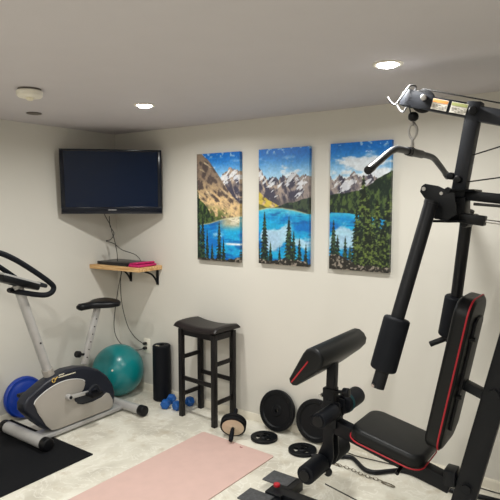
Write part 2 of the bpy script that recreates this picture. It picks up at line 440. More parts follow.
def canvas(x0, x1, z0, z1, u0, u1, label):
    d = .030; nx, nz = 130, 256
    xs = np.linspace(x0, x1, nx); zs = np.linspace(z0, z1, nz)
    gx, gz = np.meshgrid(xs, zs)
    uu, vv = np.meshgrid(np.linspace(u0, u1, nx), np.linspace(0, 1, nz))
    img = lake(uu, vv)
    lin = np.where(img <= .04045, img/12.92, ((img+.055)/1.055)**2.4)
    ox, oy, oz = (x0+x1)/2, YB, (z0+z1)/2
    front = np.stack([gx.ravel()-ox, np.full(gx.size, -d), gz.ravel()-oz], 1)
    verts = [tuple(p) for p in front]
    idx = lambda i, j: j*nx+i
    faces = [(idx(i, j), idx(i+1, j), idx(i+1, j+1), idx(i, j+1)) for j in range(nz-1) for i in range(nx-1)]
    ring = [idx(i, 0) for i in range(nx)]+[idx(nx-1, j) for j in range(1, nz)]+[idx(i, nz-1) for i in range(nx-2, -1, -1)]+[idx(0, j) for j in range(nz-2, 0, -1)]
    n0 = len(verts); cols = [tuple(c) for c in lin.reshape(-1, 3)]
    for k in ring:
        p = verts[k]; verts.append((p[0], 0.0, p[2])); cols.append(tuple(lin.reshape(-1, 3)[k]))
    for a in range(len(ring)):
        b_ = (a+1) % len(ring)
        faces.append((ring[b_], ring[a], n0+a, n0+b_))
    faces.append(tuple(n0+a for a in range(len(ring))))
    me = bpy.data.meshes.new('canvas_print'); me.from_pydata(verts, [], faces); me.update()
    ca = me.color_attributes.new('ink', 'FLOAT_COLOR', 'POINT')
    ca.data.foreach_set('color', np.concatenate([np.array(cols), np.ones((len(cols), 1))], 1).astype(np.float32).ravel())
    me.materials.append(M['print'])
    o = bpy.data.objects.new('canvas_print', me); C.objects.link(o); o.location = (ox, oy, oz)
    tag(o, label, 'picture', 'canvas prints of a mountain lake')
canvas(-2.728, -2.320, 1.172, 1.977, 0, 1, 'tall canvas print with a sunlit tan mountain slope over blue water, nearest the television')
canvas(-2.153, -1.748, 1.180, 1.979, 1.03, 2.0, 'tall canvas print with snowy peaks and two slim conifers by a turquoise lake, middle picture')
canvas(-1.595, -1.190, 1.180, 1.983, 2.03, 3.0, 'tall canvas print with large dark green conifers on its right, nearest the home gym')

# ------------------------------------------------------------------ television across the corner
dn = V((1, -1, 0)).normalized(); du = V((1, 1, 0)).normalized()
tilt = R(4)
tc = V((-3.345, 2.805, 1.775))
tvroot = thing('television', 'black flat screen television mounted across the room corner', 'television', tc)
nn = (dn*math.cos(tilt)+V((0, 0, -1))*math.sin(tilt)).normalized(); uv = du.cross(nn); uv = uv if uv.z > 0 else -uv
TM = Matrix((du, uv, nn)).transposed().to_4x4()
def tvbox(name, c, size, m, bev=.004, par=None):
    b = MB(); b.box(tc+du*c[0]+uv*c[1]+nn*c[2], size, TM, bev); return b.build(name, m, par or tvroot)
tvbox('casing', (0, 0, -.022), (.776, .500, .040), M['bezel'], .008)
tvbox('rear_cover', (0, .01, -.055), (.60, .34, .035), M['cap'], .012)
fr = MB()
for c, s in (((0, .2415, .001), (.776, .017, .012)), ((0, -.224, .001), (.776, .052, .012)), ((-.372, .018, .001), (.032, .44, .012)), ((.372, .018, .001), (.032, .44, .012))):
    fr.box(tc+du*c[0]+uv*c[1]+nn*c[2], s, TM, .003)
fr.build('bezel', M['bezel'], tvroot)
tvbox('screen', (0, .018, -.001), (.714, .434, .005), M['screen'], 0)
tvbox('lower_strip', (0, -.2485, .002), (.776, .008, .014), M['grey_metal'], .002)
mk = MB()
for i in range(7):
    mk.box(tc+du*(-.027+i*.009)+uv*-.222+nn*.0075, (.006, .007, .001), TM)
mk.build('maker_mark', M['silver'], tvroot)
b = MB(); b.box(tc+uv*.0+nn*-.085, (.24, .2, .03), TM, .004)
b.bar(tc-dn*.09, V((-3.60, 3.053, 1.77)), .05, .05, .004, (0, 0, 1)); b.box((-3.615, 3.068, 1.77), (.12, .22, .02), Matrix((du, V((0, 0, 1)), dn)).transposed().to_4x4())
b.build('wall_mount', M['black_metal'], tvroot)

# ------------------------------------------------------------------ corner shelf and what is on it
sh = thing('wall_shelf', 'short pine board shelf on black brackets in the corner under the television', 'shelf', (-3.41, 3.01, 1.06))
b = MB(); b.prism([(-3.688, 2.838), (-3.142, 2.880), (-3.142, 3.141), (-3.688, 3.141)], 1.062, 1.096, 'xy', bev=.002); b.build('board', M['pine'], sh)
for x in (-3.52, -3.195):
    b = MB(); b.box((x, 3.138, .995), (.026, .008, .13), None, .001); b.box((x, 3.045, 1.058), (.026, .19, .007), None, .001)
    b.tube([(x, 3.134, .945), (x, 3.11, .985), (x, 3.07, 1.025), (x, 3.0, 1.052)], .008, 8, smooth=6); b.build('bracket', M['black_metal'], sh)
lp = thing('laptop', 'closed black laptop lying on the pine corner shelf', 'laptop', (-3.46, 3.0, 1.096))
zr = lambda a: Matrix.Rotation(R(a), 4, 'Z')
b = MB(); b.box((-3.47, 3.005, 1.105), (.37, .23, .016), zr(0), .004); b.build('base', M['laptop'], lp)
b = MB(); b.box((-3.47, 3.005, 1.118), (.37, .23, .009), zr(0), .003); b.build('lid', M['laptop'], lp)
# soft folded pouch
b = MB(); b.slab((-3.215, 2.995, 1.107), (1, .05, .0), (-.05, 1, 0), .125, .215, .020, .02, .008)
b.slab((-3.225, 3.0, 1.123), (1, -.1, .10), (.1, 1, 0), .11, .19, .016, .02, .007)
tag(b.build('fabric_pouch', M['pink'], loc=(-3.215, 2.995, 1.096)), 'magenta folded fabric pouch at the right end of the corner shelf', 'pouch')

ot = thing('wall_outlet', 'white double wall outlet on the wall above the foam roller', 'outlet', (-3.333, YB, .39))
b = MB(); b.box((-3.333, YB-.004, .39), (.078, .008, .124), None, .003); b.build('cover_plate', M['white'], ot)
for z in (.372, .412):
    b = MB(); b.cyl((-3.333, YB-.008, z), (-3.333, YB-.011, z), .017, seg=24); b.build('socket', M['trim'], ot)
def cord(pts, label, plug=None, r=.0032):
    b = MB(); b.tube(pts, r, 8, smooth=8)
    if plug:
        b.box(plug, (.026, .03, .022), None, .004)
    tag(b.build('power_cord', M['cord'], loc=pts[0]), label, 'cord')
cord([(-3.50, 2.93, 1.57), (-3.528, 2.872, 1.535), (-3.502, 2.91, 1.428), (-3.49, 2.92, 1.36), (-3.476, 2.93, 1.304), (-3.466, 2.945, 1.20), (-3.467, 2.95, 1.1265)],
     'black cord hanging straight from the television to the laptop')
cord([(-3.51, 2.91, 1.50), (-3.496, 2.904, 1.42), (-3.475, 2.925, 1.36), (-3.49, 2.905, 1.31), (-3.525, 2.885, 1.296), (-3.476, 2.924, 1.274), (-3.431, 2.969, 1.222), (-3.363, 3.037, 1.185), (-3.325, 3.06, 1.150), (-3.31, 3.06, 1.126)],
     'black looped cord sagging from the television to the right side of the laptop')
cord([(-3.581, 3.10, 1.055), (-3.60, 3.06, .85), (-3.614, 3.03, .643), (-3.618, 3.03, .493), (-3.584, 3.06, .392), (-3.50, 3.10, .345), (-3.40, 3.10, .350), (-3.345, 3.11, .372)],
     'black power cord below the shelf that loops lower, plugged into the lower outlet socket', (-3.338, YB-.025, .372))
cord([(-3.576, 3.10, 1.055), (-3.572, 3.07, .956), (-3.563, 3.067, .76), (-3.524, 3.09, .56), (-3.45, 3.10, .463), (-3.37, 3.11, .418), (-3.345, 3.11, .412)],
     'black power cord below the shelf that runs higher, plugged into the upper outlet socket', (-3.338, YB-.025, .412))

# ------------------------------------------------------------------ exercise ball, balance disc, foam roller, dumbbells
bl = thing('exercise_ball', 'large teal exercise ball in the corner behind the bike', 'exercise ball', (-3.455, 2.922, 0))
r = .213; prof = []
for i in range(65):
    a = PI*i/64; gr_ = .0007*math.cos(a*60) if .12 < i/64 < .88 else 0
    prof.append((max(0, (r+gr_)*math.sin(a)), r-r*math.cos(a)))
prof[-1] = (0, 2*r)
b = MB(); b.lathe(prof, (-3.455, 2.922, 0.0), (0, 0, 1), 72); b.build('ball_skin', M['teal'], bl, ang=60)
ax = V((.75, -1, .35)).normalized(); c = V((-3.455, 2.922, r))+ax*(r-.002)
b = MB(); b.cyl(c, c+ax*.004, .008); b.build('valve_plug', M['ivory'], bl)

dcx = V((-3.632, 2.175, .163)); dax = V((1, -.12, .12)).normalized()
bd = thing('balance_disc', 'blue inflated balance disc leaning on the left wall behind the bike', 'balance disc', (-3.62, 2.105, 0))
b = MB(); b.lathe([(0, -.028), (.10, -.027), (.145, -.018), (.155, 0), (.150, .018), (.14, .026), (.13, .022), (.115, .03), (.06, .038), (0, .040)], dcx, dax, 56); b.build('cushion', M['blue'], bd, ang=50)
b = MB(); b.lathe([(.03, .0385), (.034, .0415), (.038, .038)], dcx, dax, 48); b.build('grip_ring', M['blue'], bd)

fr_ = thing('foam_roller', 'tall black foam roller standing upright by the wall outlet', 'foam roller', (-3.077, 3.056, 0))
b = MB(); b.lathe([(.022, .006), (.022, 0), (.066, 0), (.073, .008), (.073, .449), (.066, .457), (.022, .457), (.022, .4)], (-3.077, 3.056, 0), seg=48); b.build('roller_body', M['foam'], fr_)
b = MB()
for i, (dx, w) in enumerate(((-.012, .012), (.003, .008), (.014, .007))):
    b.box((-3.075+dx, 3.056-.045, .4577), (w, .012, .001))
b.build('printed_mark', M['ivory'], fr_)

def dumbbell(p0, p1, label):
    p0, p1 = V(p0), V(p1); d = (p1-p0).normalized(); m_ = (p0+p1)/2
    t = thing('dumbbell', label, 'dumbbell', (m_.x, m_.y, 0), 'blue dumbbells by the stool')
    for q, s in ((p0, -1), (p1, 1)):
        b = MB(); b.lathe([(0, -.030), (.026, -.030), (.038, -.020), (.040, 0), (.038, .020), (.026, .030), (0, .030)], q, d, 6); b.build('head', M['dbblue'], t, ang=20)
    b = MB(); b.tube([p0+d*.02, p0+d*.05, m_, p1-d*.05, p1-d*.02], .014, 16, rs=[.015, .0135, .0155, .0135, .015]); b.build('handle', M['dbblue'], t)
dumbbell((-2.910, 2.925, .035), (-2.952, 3.035, .035), 'blue hex dumbbell lying on the floor beside the foam roller')
dumbbell((-2.815, 2.955, .035), (-2.795, 3.080, .035), 'blue hex dumbbell lying behind the left front leg of the stool')

# ------------------------------------------------------------------ stool
so = V((-2.532, 2.985, 0)); sa = Matrix.Rotation(R(-4), 4, 'Z')
st = thing('bar_stool', 'black wooden saddle stool with dark padded seat against the back wall', 'stool', so)
P = lambda x, y, z: so+(sa @ V((x, y, z)))
hx, hy, HS = .168, .100, .675
for sx, sy in ((-1, -1), (1, -1), (1, 1), (-1, 1)):
    b = MB(); b.bar(P(sx*hx, sy*hy, 0), P(sx*hx, sy*hy, HS), .036, .036, .003, P(0, 1, 0)-so); b.build('leg', M['espresso'], st)
def rail(z, ax_, side, w=.03, d=.018):
    k = 1-z/HS*.9
    ex, ey = hx, hy
    b = MB()
    if ax_ == 'x': b.bar(P(-ex, side*ey, z), P(ex, side*ey, z), w, d, .002, P(0, 1, 0)-so)
    else: b.bar(P(side*ex, -ey, z), P(side*ex, ey, z), w, d, .002, P(1, 0, 0)-so)
    b.build('stretcher', M['espresso'], st)
rail(.30, 'x', -1); rail(.30, 'x', 1)
for s in (-1, 1): rail(.17, 'y', s); rail(.455, 'y', s)
b = MB()
for s in (-1, 1):
    b.bar(P(-hx, s*hy, .652), P(hx, s*hy, .652), .045, .018, .002, P(0, 1, 0)-so); b.bar(P(s*hx, -hy, .652), P(s*hx, hy, .652), .045, .018, .002, P(1, 0, 0)-so)
b.build('apron', M['espresso'], st)
b = MB(); nx, ny = 28, 18; L2, W2 = .213, .137
def seat_pt(i, j, top):
    u = -1+2*i/nx; v = -1+2*j/ny
    e = max(0, (abs(v)-.75)/.25)**2; eu = max(0, (abs(u)-.9)/.1)**2
    zt = .706+.022*u*u+.010*(1-v*v)-.018*e-.012*eu
    zb = .672+.022*u*u
    return P(u*L2, v*(W2-.004*(1-u*u)), zt if top else zb)
g = {}
for top in (0, 1):
    for i in range(nx+1):
        for j in range(ny+1): g[top, i, j] = b.bm.verts.new(seat_pt(i, j, top))
for top in (0, 1):
    for i in range(nx):
        for j in range(ny): b.bm.faces.new((g[top, i, j], g[top, i+1, j], g[top, i+1, j+1], g[top, i, j+1]))
for i in range(nx):
    b.bm.faces.new((g[0, i, 0], g[0, i+1, 0], g[1, i+1, 0], g[1, i, 0])); b.bm.faces.new((g[0, i, ny], g[0, i+1, ny], g[1, i+1, ny], g[1, i, ny]))
for j in range(ny):
    b.bm.faces.new((g[0, 0, j], g[0, 0, j+1], g[1, 0, j+1], g[1, 0, j])); b.bm.faces.new((g[0, nx, j], g[0, nx, j+1], g[1, nx, j+1], g[1, nx, j]))
b.build('seat', M['leather'], st, ang=40)

# ------------------------------------------------------------------ floor mats
rm = MB(); rm.box(((XL+.014-2.733)/2, (2.092+.55)/2, .004), (abs(XL+.014+2.733), 2.092-.55, .008), None, .001)
tag(rm.build('rubber_mat', M['rubber'], loc=(-3.2, 1.3, 0)), 'black rubber floor mat under the front of the exercise bike', 'mat')
ym = thing('yoga_mat', 'pale pink yoga mat lying flat in the middle of the floor', 'yoga mat', (-2.1, 1.92, 0))
b = MB(); b.slab((-2.100, 1.905, .004), (1, -.025, 0), (.025, 1, 0), .606, 1.70, .006, .02, .0015, 5); b.build('mat_sheet', M['yoga'], ym)
b = MB()
for i, (dx, dy, w, h_) in enumerate(((0, 0, .022, .006), (-.006, .006, .010, .006), (.008, .005, .006, .004))):
    b.box((-2.019+dx, 2.716+dy, .0073), (w, h_, .0006), zr(-15))
b.build('printed_logo', M['logo'], ym)

# ------------------------------------------------------------------ ab wheel
aw = thing('ab_wheel', 'black and beige ab roller wheel on the floor beside the stool leg', 'ab wheel', (-2.16, 2.81, 0))
wc = V((-2.163, 2.825, .088)); wa = V((.44, -.80, -.44)).normalized()
for s in (-1, 1):
    c = wc+wa*s*.0145
    b = MB(); b.lathe([(.076, -.012), (.084, -.013), (.089, -.009), (.089, .009), (.084, .013), (.076, .012)], c, wa, 56); b.build('tyre', M['rubber'], aw)
    b = MB(); b.lathe([(.013, -.010), (.0765, -.0115), (.0765, .0115), (.03, .012), (.013, .018)], c, wa, 48); b.build('hub', M['beige'], aw)
    b = MB(); b.cyl(wc+wa*s*.04, wc+wa*s*.138, .0135, .0145, 24, .004)
    for k in range(6): b.cyl(wc+wa*s*(.062+k*.012), wc+wa*s*(.067+k*.012), .0155, seg=24)
    b.build('handle', M['foam'], aw)
b = MB(); b.cyl(wc-wa*.1, wc+wa*.1, .006); b.build('axle', M['chrome'], aw)

# ------------------------------------------------------------------ weight plates
def plate(c, ax_, r, th, label, slots=False, group=None):
    c = V(c); ax_ = V(ax_).normalized()
    t = thing('weight_plate', label, 'weight plate', (c.x, c.y, 0), group)
    b = MB()
    h = th/2; k = r/.145
    if not slots:
        b.lathe([(.013, -h), (.026*k, -h), (.03*k, -h*.45), (.105*k, -h*.45), (.115*k, -h), (r-.004, -h), (r, -h+.004), (r, h-.004), (r-.004, h), (.118*k, h), (.108*k, h*.45), (.042*k, h*.45), (.036*k, h), (.013, h), (.013, -h)], c, ax_, 72)
        b.build('casting', M['iron'], t)
        m = Matrix.Translation(c) @ rot_to(ax_)
        b = MB()
        for g0 in (60, 240, 150, 330):
            for i in range(5):
                a = R(g0-22+11*i)
                mm = m @ Matrix.Rotation(a, 4, 'Z') @ Matrix.Translation((r*.865, 0, h+.0005))
                b.box((0, 0, 0), (.013, .008, .0035), None); 
                vs = list(b.bm.verts)[-8:]; bmesh.ops.transform(b.bm, matrix=mm, verts=vs)
        b.build('raised_marking', M['iron'], t)
    else:
        m = Matrix.Translation(c) @ rot_to(ax_)
        # disc with a bore and three grip slots: build by boolean-free polar grid with skipped cells
        N = 72; radii = [.013, .024, .030, .058, .064, r-.006, r]
        zt = [h, h, h*.6, h*.6, h*.6, h, h*.7]
        hole = lambda i, q: q in (2,) and (i % 24) in range(2, 14)
        vt = {}; vb = {}
        for i in range(N):
            a = 2*PI*i/N
            for q, rr in enumerate(radii):
                vt[i, q] = b.bm.verts.new(m @ V((rr*math.cos(a), rr*math.sin(a), zt[q]))); vb[i, q] = b.bm.verts.new(m @ V((rr*math.cos(a), rr*math.sin(a), -zt[q])))
        Q = len(radii)
        for i in range(N):
            j = (i+1) % N
            for q in range(Q-1):
                if hole(i, q):
                    b.bm.faces.new((vt[i, q], vt[j, q], vb[j, q], vb[i, q])); b.bm.faces.new((vt[i, q+1], vt[j, q+1], vb[j, q+1], vb[i, q+1]))
                    if not hole((i-1) % N, q): b.bm.faces.new((vt[i, q], vt[i, q+1], vb[i, q+1], vb[i, q]))
                    if not hole(j, q): b.bm.faces.new((vt[j, q], vt[j, q+1], vb[j, q+1], vb[j, q]))
                    continue
                b.bm.faces.new((vt[i, q], vt[j, q], vt[j, q+1], vt[i, q+1])); b.bm.faces.new((vb[i, q], vb[i, q+1], vb[j, q+1], vb[j, q]))
            b.bm.faces.new((vt[i, 0], vt[j, 0], vb[j, 0], vb[i, 0])); b.bm.faces.new((vt[i, Q-1], vt[j, Q-1], vb[j, Q-1], vb[i, Q-1]))
        b.build('casting', M['iron'], t)
lean = R(12)
plate((-1.975, 3.088, .147), (0, -math.cos(lean), math.sin(lean)), .143, .026, 'large black weight plate leaning on the back wall, the one nearer the stool')
plate((-1.668, 3.088, .147), (.05, -math.cos(lean), math.sin(lean)), .143, .026, 'large black weight plate leaning on the back wall partly behind the leg rollers')
plate((-1.975, 2.925, .0105), (0, 0, 1), .092, .021, 'small black weight plate flat on the floor in front of the fully visible leaning plate', True)
plate((-1.668, 2.915, .0105), (.0, 0, 1), .092, .021, 'small black weight plate flat on the floor beside the gym leg rollers', True)

# ------------------------------------------------------------------ curl bar, chain, floor cable
b = MB(); z = .014
b.tube([(-1.58, 2.872, z), (-1.47, 2.93, z), (-1.40, 2.985, z), (-1.355, 2.995, z), (-1.30, 2.955, z), (-1.235, 2.905, z), (-1.17, 2.905, z), (-1.10, 2.975, z), (-1.05, 3.02, z), (-.97, 3.02, z), (-.86, 2.985, z), (-.75, 2.965, z), (-.655, 2.98, z), (-.50, 3.0, z), (-.25, 3.02, z)], .0135, 14, smooth=6)
cbar = tag(b.build('curl_bar', M['satin'], loc=(-1.0, 2.95, 0)), 'black cambered curl bar lying on the floor behind the gym seat', 'curl bar')
ch = thing('chain', 'thin steel chain lying on the floor under the gym seat', 'chain', (-1.2, 2.85, 0))
def link(b, c, d, up, L=.016, W=.008, r=.0018):
    d = V(d).normalized(); up = V(up).normalized(); s = d.cross(up)
    pts = []
    for i in range(12):
        a = 2*PI*i/12; pts.append(V(c)+d*(L*math.cos(a))+s*(W*math.sin(a)))
    b.tube(pts, r, 6, closed=True)
p0, p1 = V((-1.385, 2.872, .008)), V((-1.115, 2.845, .008)); n = 12
b = MB()
for i in range(n):
    t = i/(n-1); p = p0.lerp(p1, t)+V((0, .006*math.sin(t*7), 0))
    link(b, p, (p1-p0)+V((0, .05*math.cos(t*7)*.3, 0)), (0, .5, 1) if i % 2 else (0, -1, .6), L=.0155)
b.build('links', M['chain'], ch)
for p, s in ((V((-1.425, 2.877, .006)), -1), (V((-1.06, 2.835, .006)), 1)):
    b = MB(); link(b, p, (1, -.12, 0), (0, 0, 1), .042, .011, .003); b.build('carabiner', M['chain'], ch)
b = MB(); b.tube([(-1.50, 3.06, .005), (-1.435, 3.062, .005), (-1.339, 3.052, .005), (-1.181, 3.07, .005), (-.9, 3.095, .005), (-.698, 3.10, .005), (-.4, 3.10, .005)], .003, 8, smooth=6)
tag(b.build('floor_cable', M['cord'], loc=(-1.0, 3.06, 0)), 'thin dark cable running along the floor at the back wall behind the gym', 'cable')

# ------------------------------------------------------------------ exercise bike
BX = -3.22
bk = thing('exercise_bike', 'silver and dark navy upright exercise bike along the left wall', 'exercise bike', (BX, 2.3, 0))
b = MB(); b.cyl((-3.47, 1.945, .051), (-3.04, 1.945, .051), .040, seg=36); b.build('front_foot_tube', M['silver'], bk)
b = MB(); b.cyl((-3.44, 2.715, .043), (-2.97, 2.715, .043), .035, seg=36); b.build('rear_foot_tube', M['silver'], bk)
for x0, x1, y, zc, rr in ((-3.52, -3.465, 1.945, .051, .0425), (-3.045, -2.985, 1.945, .051, .0425), (-3.475, -3.435, 2.715, .043, .040), (-2.975, -2.915, 2.715, .043, .040)):
    b = MB(); b.cyl((x0, y, zc), (x1, y, zc), rr, seg=36, bev=.010); b.build('end_cap', M['cap'], bk)
b = MB(); b.box((BX+.020, 2.33, .030), (.120, .72, .030), None, .005); b.build('frame_rail', M['silver'], bk)
shell = [(1.885, .30), (1.885, .25), (1.91, .215), (1.963, .150), (2.035, .078), (2.09, .050), (2.59, .050), (2.625, .09), (2.634, .165), (2.614, .236), (2.562, .315), (2.485, .382), (2.413, .417), (2.311, .442), (2.211, .447), (2.115, .427), (2.041, .402), (1.968, .367), (1.915, .337)]
b = MB(); b.prism(shell, BX-.032, BX+.070, 'yz', bev=.020, seg=4); b.build('shell', M['navy'], bk)
pan = [(1.962, .262), (1.950, .285), (1.960, .306), (2.00, .332), (2.06, .358), (2.13, .376), (2.20, .380), (2.27, .370), (2.33, .350), (2.352, .332), (2.355, .31), (2.34, .275), (2.30, .24), (2.275, .212), (2.282, .186), (2.33, .166), (2.42, .158), (2.50, .168), (2.545, .19), (2.57, .175), (2.60, .12), (2.60, .075), (2.57, .056), (2.12, .056), (2.075, .064), (2.035, .11), (2.0, .175), (1.975, .22)]
for s in (-1, 1):
    x0 = BX+.019+s*.050; x1 = BX+.019+s*.058
    b = MB(); b.prism(pan, min(x0, x1), max(x0, x1), 'yz', bev=.002); b.build('side_panel', M['panel'], bk)
    b = MB(); b.tube([(BX+.019+s*.0575, y, z_) for y, z_ in pan[1:10]], .0035, 8, smooth=5); b.build('panel_edge', M['edge'], bk)
# emblem and printed lettering strokes on the near side, above the panel
em = MB(); xx = BX+.0705; dz = -.026
em.tube([(xx, 2.105+.013*math.cos(R(a)), .430+dz+.014*math.sin(R(a))) for a in range(30, 331, 30)], .0035, 6)
em.tube([(xx, 2.112, .428+dz), (xx, 2.122, .438+dz), (xx, 2.135, .447+dz)], .004, 6)
em.build('emblem', M['gold'], bk)
em = MB()
for i in range(4): em.box((xx, 2.150+i*.011, .4545+dz+i*.0002), (.002, .008, .007))
for i in range(12): em.box((xx, 2.148+i*.0115, .440+dz), (.002, .009, .007))
em.build('lettering', M['ivory'], bk)
# cranks
cr = V((0, 2.205, .262))
for s, ang_ in ((1, -4), (-1, 176)):
    x = BX+s*.10; d = V((0, math.cos(R(ang_)), math.sin(R(ang_))))
    b = MB(); b.bar((x, cr.y, cr.z), V((x, cr.y, cr.z))+d*.165, .016, .026, .004, (0, 0, 1)); b.cyl((BX+s*.07, cr.y, cr.z), (x+s*.014, cr.y, cr.z), .020, seg=24, bev=.003)
    cm = b.build('crank_arm', M['silver'], bk)
    b = MB(); b.cyl((x+s*.010, cr.y, cr.z), (x+s*.017, cr.y, cr.z), .012, seg=20); b.build('bolt_cover', M['cap'], cm)
    pc = V((x+s*.06, cr.y, cr.z))+d*.165
    b = MB(); b.box(pc, (.085, .10, .026), None, .006); b.cyl(V((x, pc.y, pc.z)), pc, .008)
    b.build('pedal', M['cap'], bk)
    if s > 0:
     b = MB(); b.tube([pc+V((-.0, -.035, .012)), pc+V((0, -.04, .04)), pc+V((0, -.005, .062)), pc+V((0, .03, .045)), pc+V((0, .04, .012))], .009, 8, smooth=5); b.build('pedal_strap', M['grey_metal'], bk)
b = MB(); b.prism([(2.36+.10*math.cos(R(a)), .222+.042*math.sin(R(a))) for a in range(0, 360, 12)], BX+.074, BX+.084, 'yz', bev=.003); b.build('crank_cover', M['navy'], bk)
# front post, handlebar, console
b = MB(); b.tube([(BX, 2.118, .42), (BX, 1.908, 1.08)], .031, 28); b.build('front_post', M['silver'], bk)
b = MB(); b.tube([(BX, 2.121, .41), (BX, 2.102, .47)], .038, 28); b.build('post_collar', M['panel'], bk); b = MB(); b.cyl((BX+.02, 2.04, .67), (BX+.036, 2.04, .67), .006, seg=12); b.build('post_screw', M['cap'], bk)
b = MB()
half = [(-3.20, 1.90, 1.035), (-3.10, 1.905, 1.035), (-3.045, 1.935, 1.028), (-3.012, 1.975, 1.024), (-3.0, 2.010, 1.037), (-3.0, 2.026, 1.064), (-3.0, 2.008, 1.093), (-3.0, 1.955, 1.138), (-3.0, 1.86, 1.208), (-3.0, 1.77, 1.268), (-3.005, 1.69, 1.31), (-3.03, 1.63, 1.325), (-3.09, 1.60, 1.325), (-3.20, 1.59, 1.325)]
mir = [(-6.40-x, y, z_) for x, y, z_ in half[::-1]][1:]
b.tube(half+mir, .017, 14, smooth=5); b.build('handlebar', M['foam'], bk)
cs = Matrix.Rotation(R(-20), 4, 'X')
b = MB(); b.box((BX, 1.885, 1.103), (.20, .27, .045), cs, .012); con = b.build('console', M['cap'], bk)
b = MB(); b.box((BX, 1.893, 1.125), (.19, .26, .016), cs, .005); b.build('console_face', M['silver'], con)
b = MB(); b.box((BX-.02, 1.85, 1.150), (.10, .08, .006), cs, .002); b.build('display', M['screen'], con)
b = MB(); b.box((BX+.05, 2.035, 1.070), (.08, .08, .028), cs, .01); b.build('console_button', M['grey_metal'], con)
b = MB(); b.cyl((BX-.01, 1.885, 1.05), (BX-.01, 1.86, 1.04), .013, seg=20, bev=.004); b.build('tension_knob', M['cap'], bk)
# seat
b = MB(); b.bar((BX, 2.405, .43), (BX, 2.545, .845), .044, .034, .006, (1, 0, 0)); b.build('seat_post', M['silver'], bk)
b = MB()
for k in range(6):
    t = .12+k*.13; p = V((BX+.018, 2.405, .43)).lerp(V((BX+.018, 2.545, .845)), t); b.cyl(p-V((.002, 0, 0)), p+V((.0015, 0, 0)), .005, seg=12)
b.build('height_holes', M['cap'], bk)
b = MB(); b.cyl((BX, 2.41, .502), (BX, 2.352, .515), .009); b.cyl((BX, 2.375, .510), (BX, 2.337, .520), .024, seg=24, bev=.008); b.build('height_knob', M['cap'], bk)
b = MB(); secs = []
for i in range(15):
    t = i/14; y = 2.365+.325*t
    w = .035+.095*sm(.25, .75, np.array(t)).item(); w *= (1-.45*max(0, (t-.85)/.15)**2)
    if i == 0: w = .018
    zc = .856+.004*t; hh = .024 if 0 < i < 14 else .012
    ring = []
    for k in range(20):
        a = 2*PI*k/20; cx_, cz_ = math.cos(a), math.sin(a)
        ring.append(b.bm.verts.new((BX+w*np.sign(cx_)*abs(cx_)**.8, y, zc+hh*np.sign(cz_)*abs(cz_)**.8 - (.010 if cz_ < 0 else 0)*(w/.12))))
    secs.append(ring)
for a, c in zip(secs, secs[1:]):
    for k in range(20): b.bm.faces.new((a[k], a[(k+1) % 20], c[(k+1) % 20], c[k]))
b.bm.faces.new(secs[0][::-1]); b.bm.faces.new(secs[-1]); b.build('saddle', M['cap'], bk, ang=60)

# ------------------------------------------------------------------ home gym
GY = 2.32
gm = thing('home_gym', 'large black multi station home gym with red piped pads by the right side', 'home gym', (-.9, GY, 0))
def gp(name, b, m='black_metal', parent=None, ang=35): return b.build(name, M[m], parent or gm, ang)
# base
b = MB(); b.bar((-1.50, GY, .040), (.30, GY, .040), .07, .07, .004); b.bar((-1.455, 2.13, .030), (-1.455, 2.51, .030), .06, .05, .004, (1, 0, 0)); b.bar((.28, 1.95, .030), (.28, 2.69, .030), .06, .06, .004, (1, 0, 0)); gp('base_frame', b)
for y in (2.203, 2.438):
    b = MB(); b.box((-1.54, y, .061), (.155, .122, .008), None, .002); gp('foot_plate', b, 'tread')
b = MB(); b.cyl((-1.487, 2.325, .085), (-1.487, 2.325, .102), .018, seg=20, bev=.004); gp('red_base_cap', b, 'red')
b = MB(); b.box((-1.475, GY, .067), (.10, .11, .014), None, .003); gp('base_joint', b)
# main upright leaning back
u0, u1 = V((-.590, GY, .06)), V((-.19, GY, 1.88))
b = MB(); b.bar(u0, u1, .092, .055, .005); gp('main_upright', b)
for z_ in (.83, .40):
    t = (z_-.06)/1.82; p = u0.lerp(u1, t)
    b = MB(); b.cyl(p+V((0, -.0275, 0)), p+V((0, -.040, 0)), .021, seg=6); b.cyl(p+V((0, -.0275, 0)), p+V((0, -.030, 0)), .027, seg=24); gp('bolt', b)
# top arm: front pair of plates, pulley, hook
ta = V((-.815, GY, 2.062)); tb_ = V((-.50, GY, 1.965)); tr_ = V((.26, GY, 1.735))
b = MB(); b.bar(V((-.84, GY, 2.056)), V((-.545, GY, 1.972)), .058, .058, .003); gp('top_arm', b, 'grey_metal')
b = MB(); b.bar(V((-.56, GY, 1.972)), tr_, .060, .055, .004); gp('top_beam', b, 'grey_metal')
b = MB(); b.lathe([(0, -.011), (.038, -.011), (.049, -.009), (.043, 0), (.049, .009), (.038, .011), (0, .011)], (-.752, GY, 2.037), (0, 1, 0), 40)
gp('top_pulley', b, 'cap')
b = MB()
for s in (-1, 1): b.prism([(-.845, 2.030), (-.825, 2.082), (-.805, 2.090), (-.76, 2.072), (-.70, 2.050), (-.70, 2.000), (-.76, 2.000), (-.80, 2.015)], GY+s*.0295, GY+s*.0345, 'xz', bev=.001)
gp('pulley_cheeks', b, 'grey_metal')
b = MB(); b.cyl((-.737, GY-.034, 2.044), (-.737, GY-.048, 2.044), .013, seg=20, bev=.003); gp('pulley_bolt', b, 'chrome')
b = MB(); b.tube([(-.888, 2.262, 2.060), (-.872, 2.262, 2.036), (-.857, 2.264, 2.026), (-.845, 2.268, 2.034), (-.806, 2.28, 2.092), (-.795, 2.29, 2.103), (-.790, 2.32, 2.106), (-.795, 2.35, 2.103), (-.81, 2.365, 2.085), (-.855, 2.385, 2.020), (-.868, 2.388, 2.014), (-.880, 2.388, 2.024), (-.893, 2.388, 2.046)], .0042, 10, smooth=5)
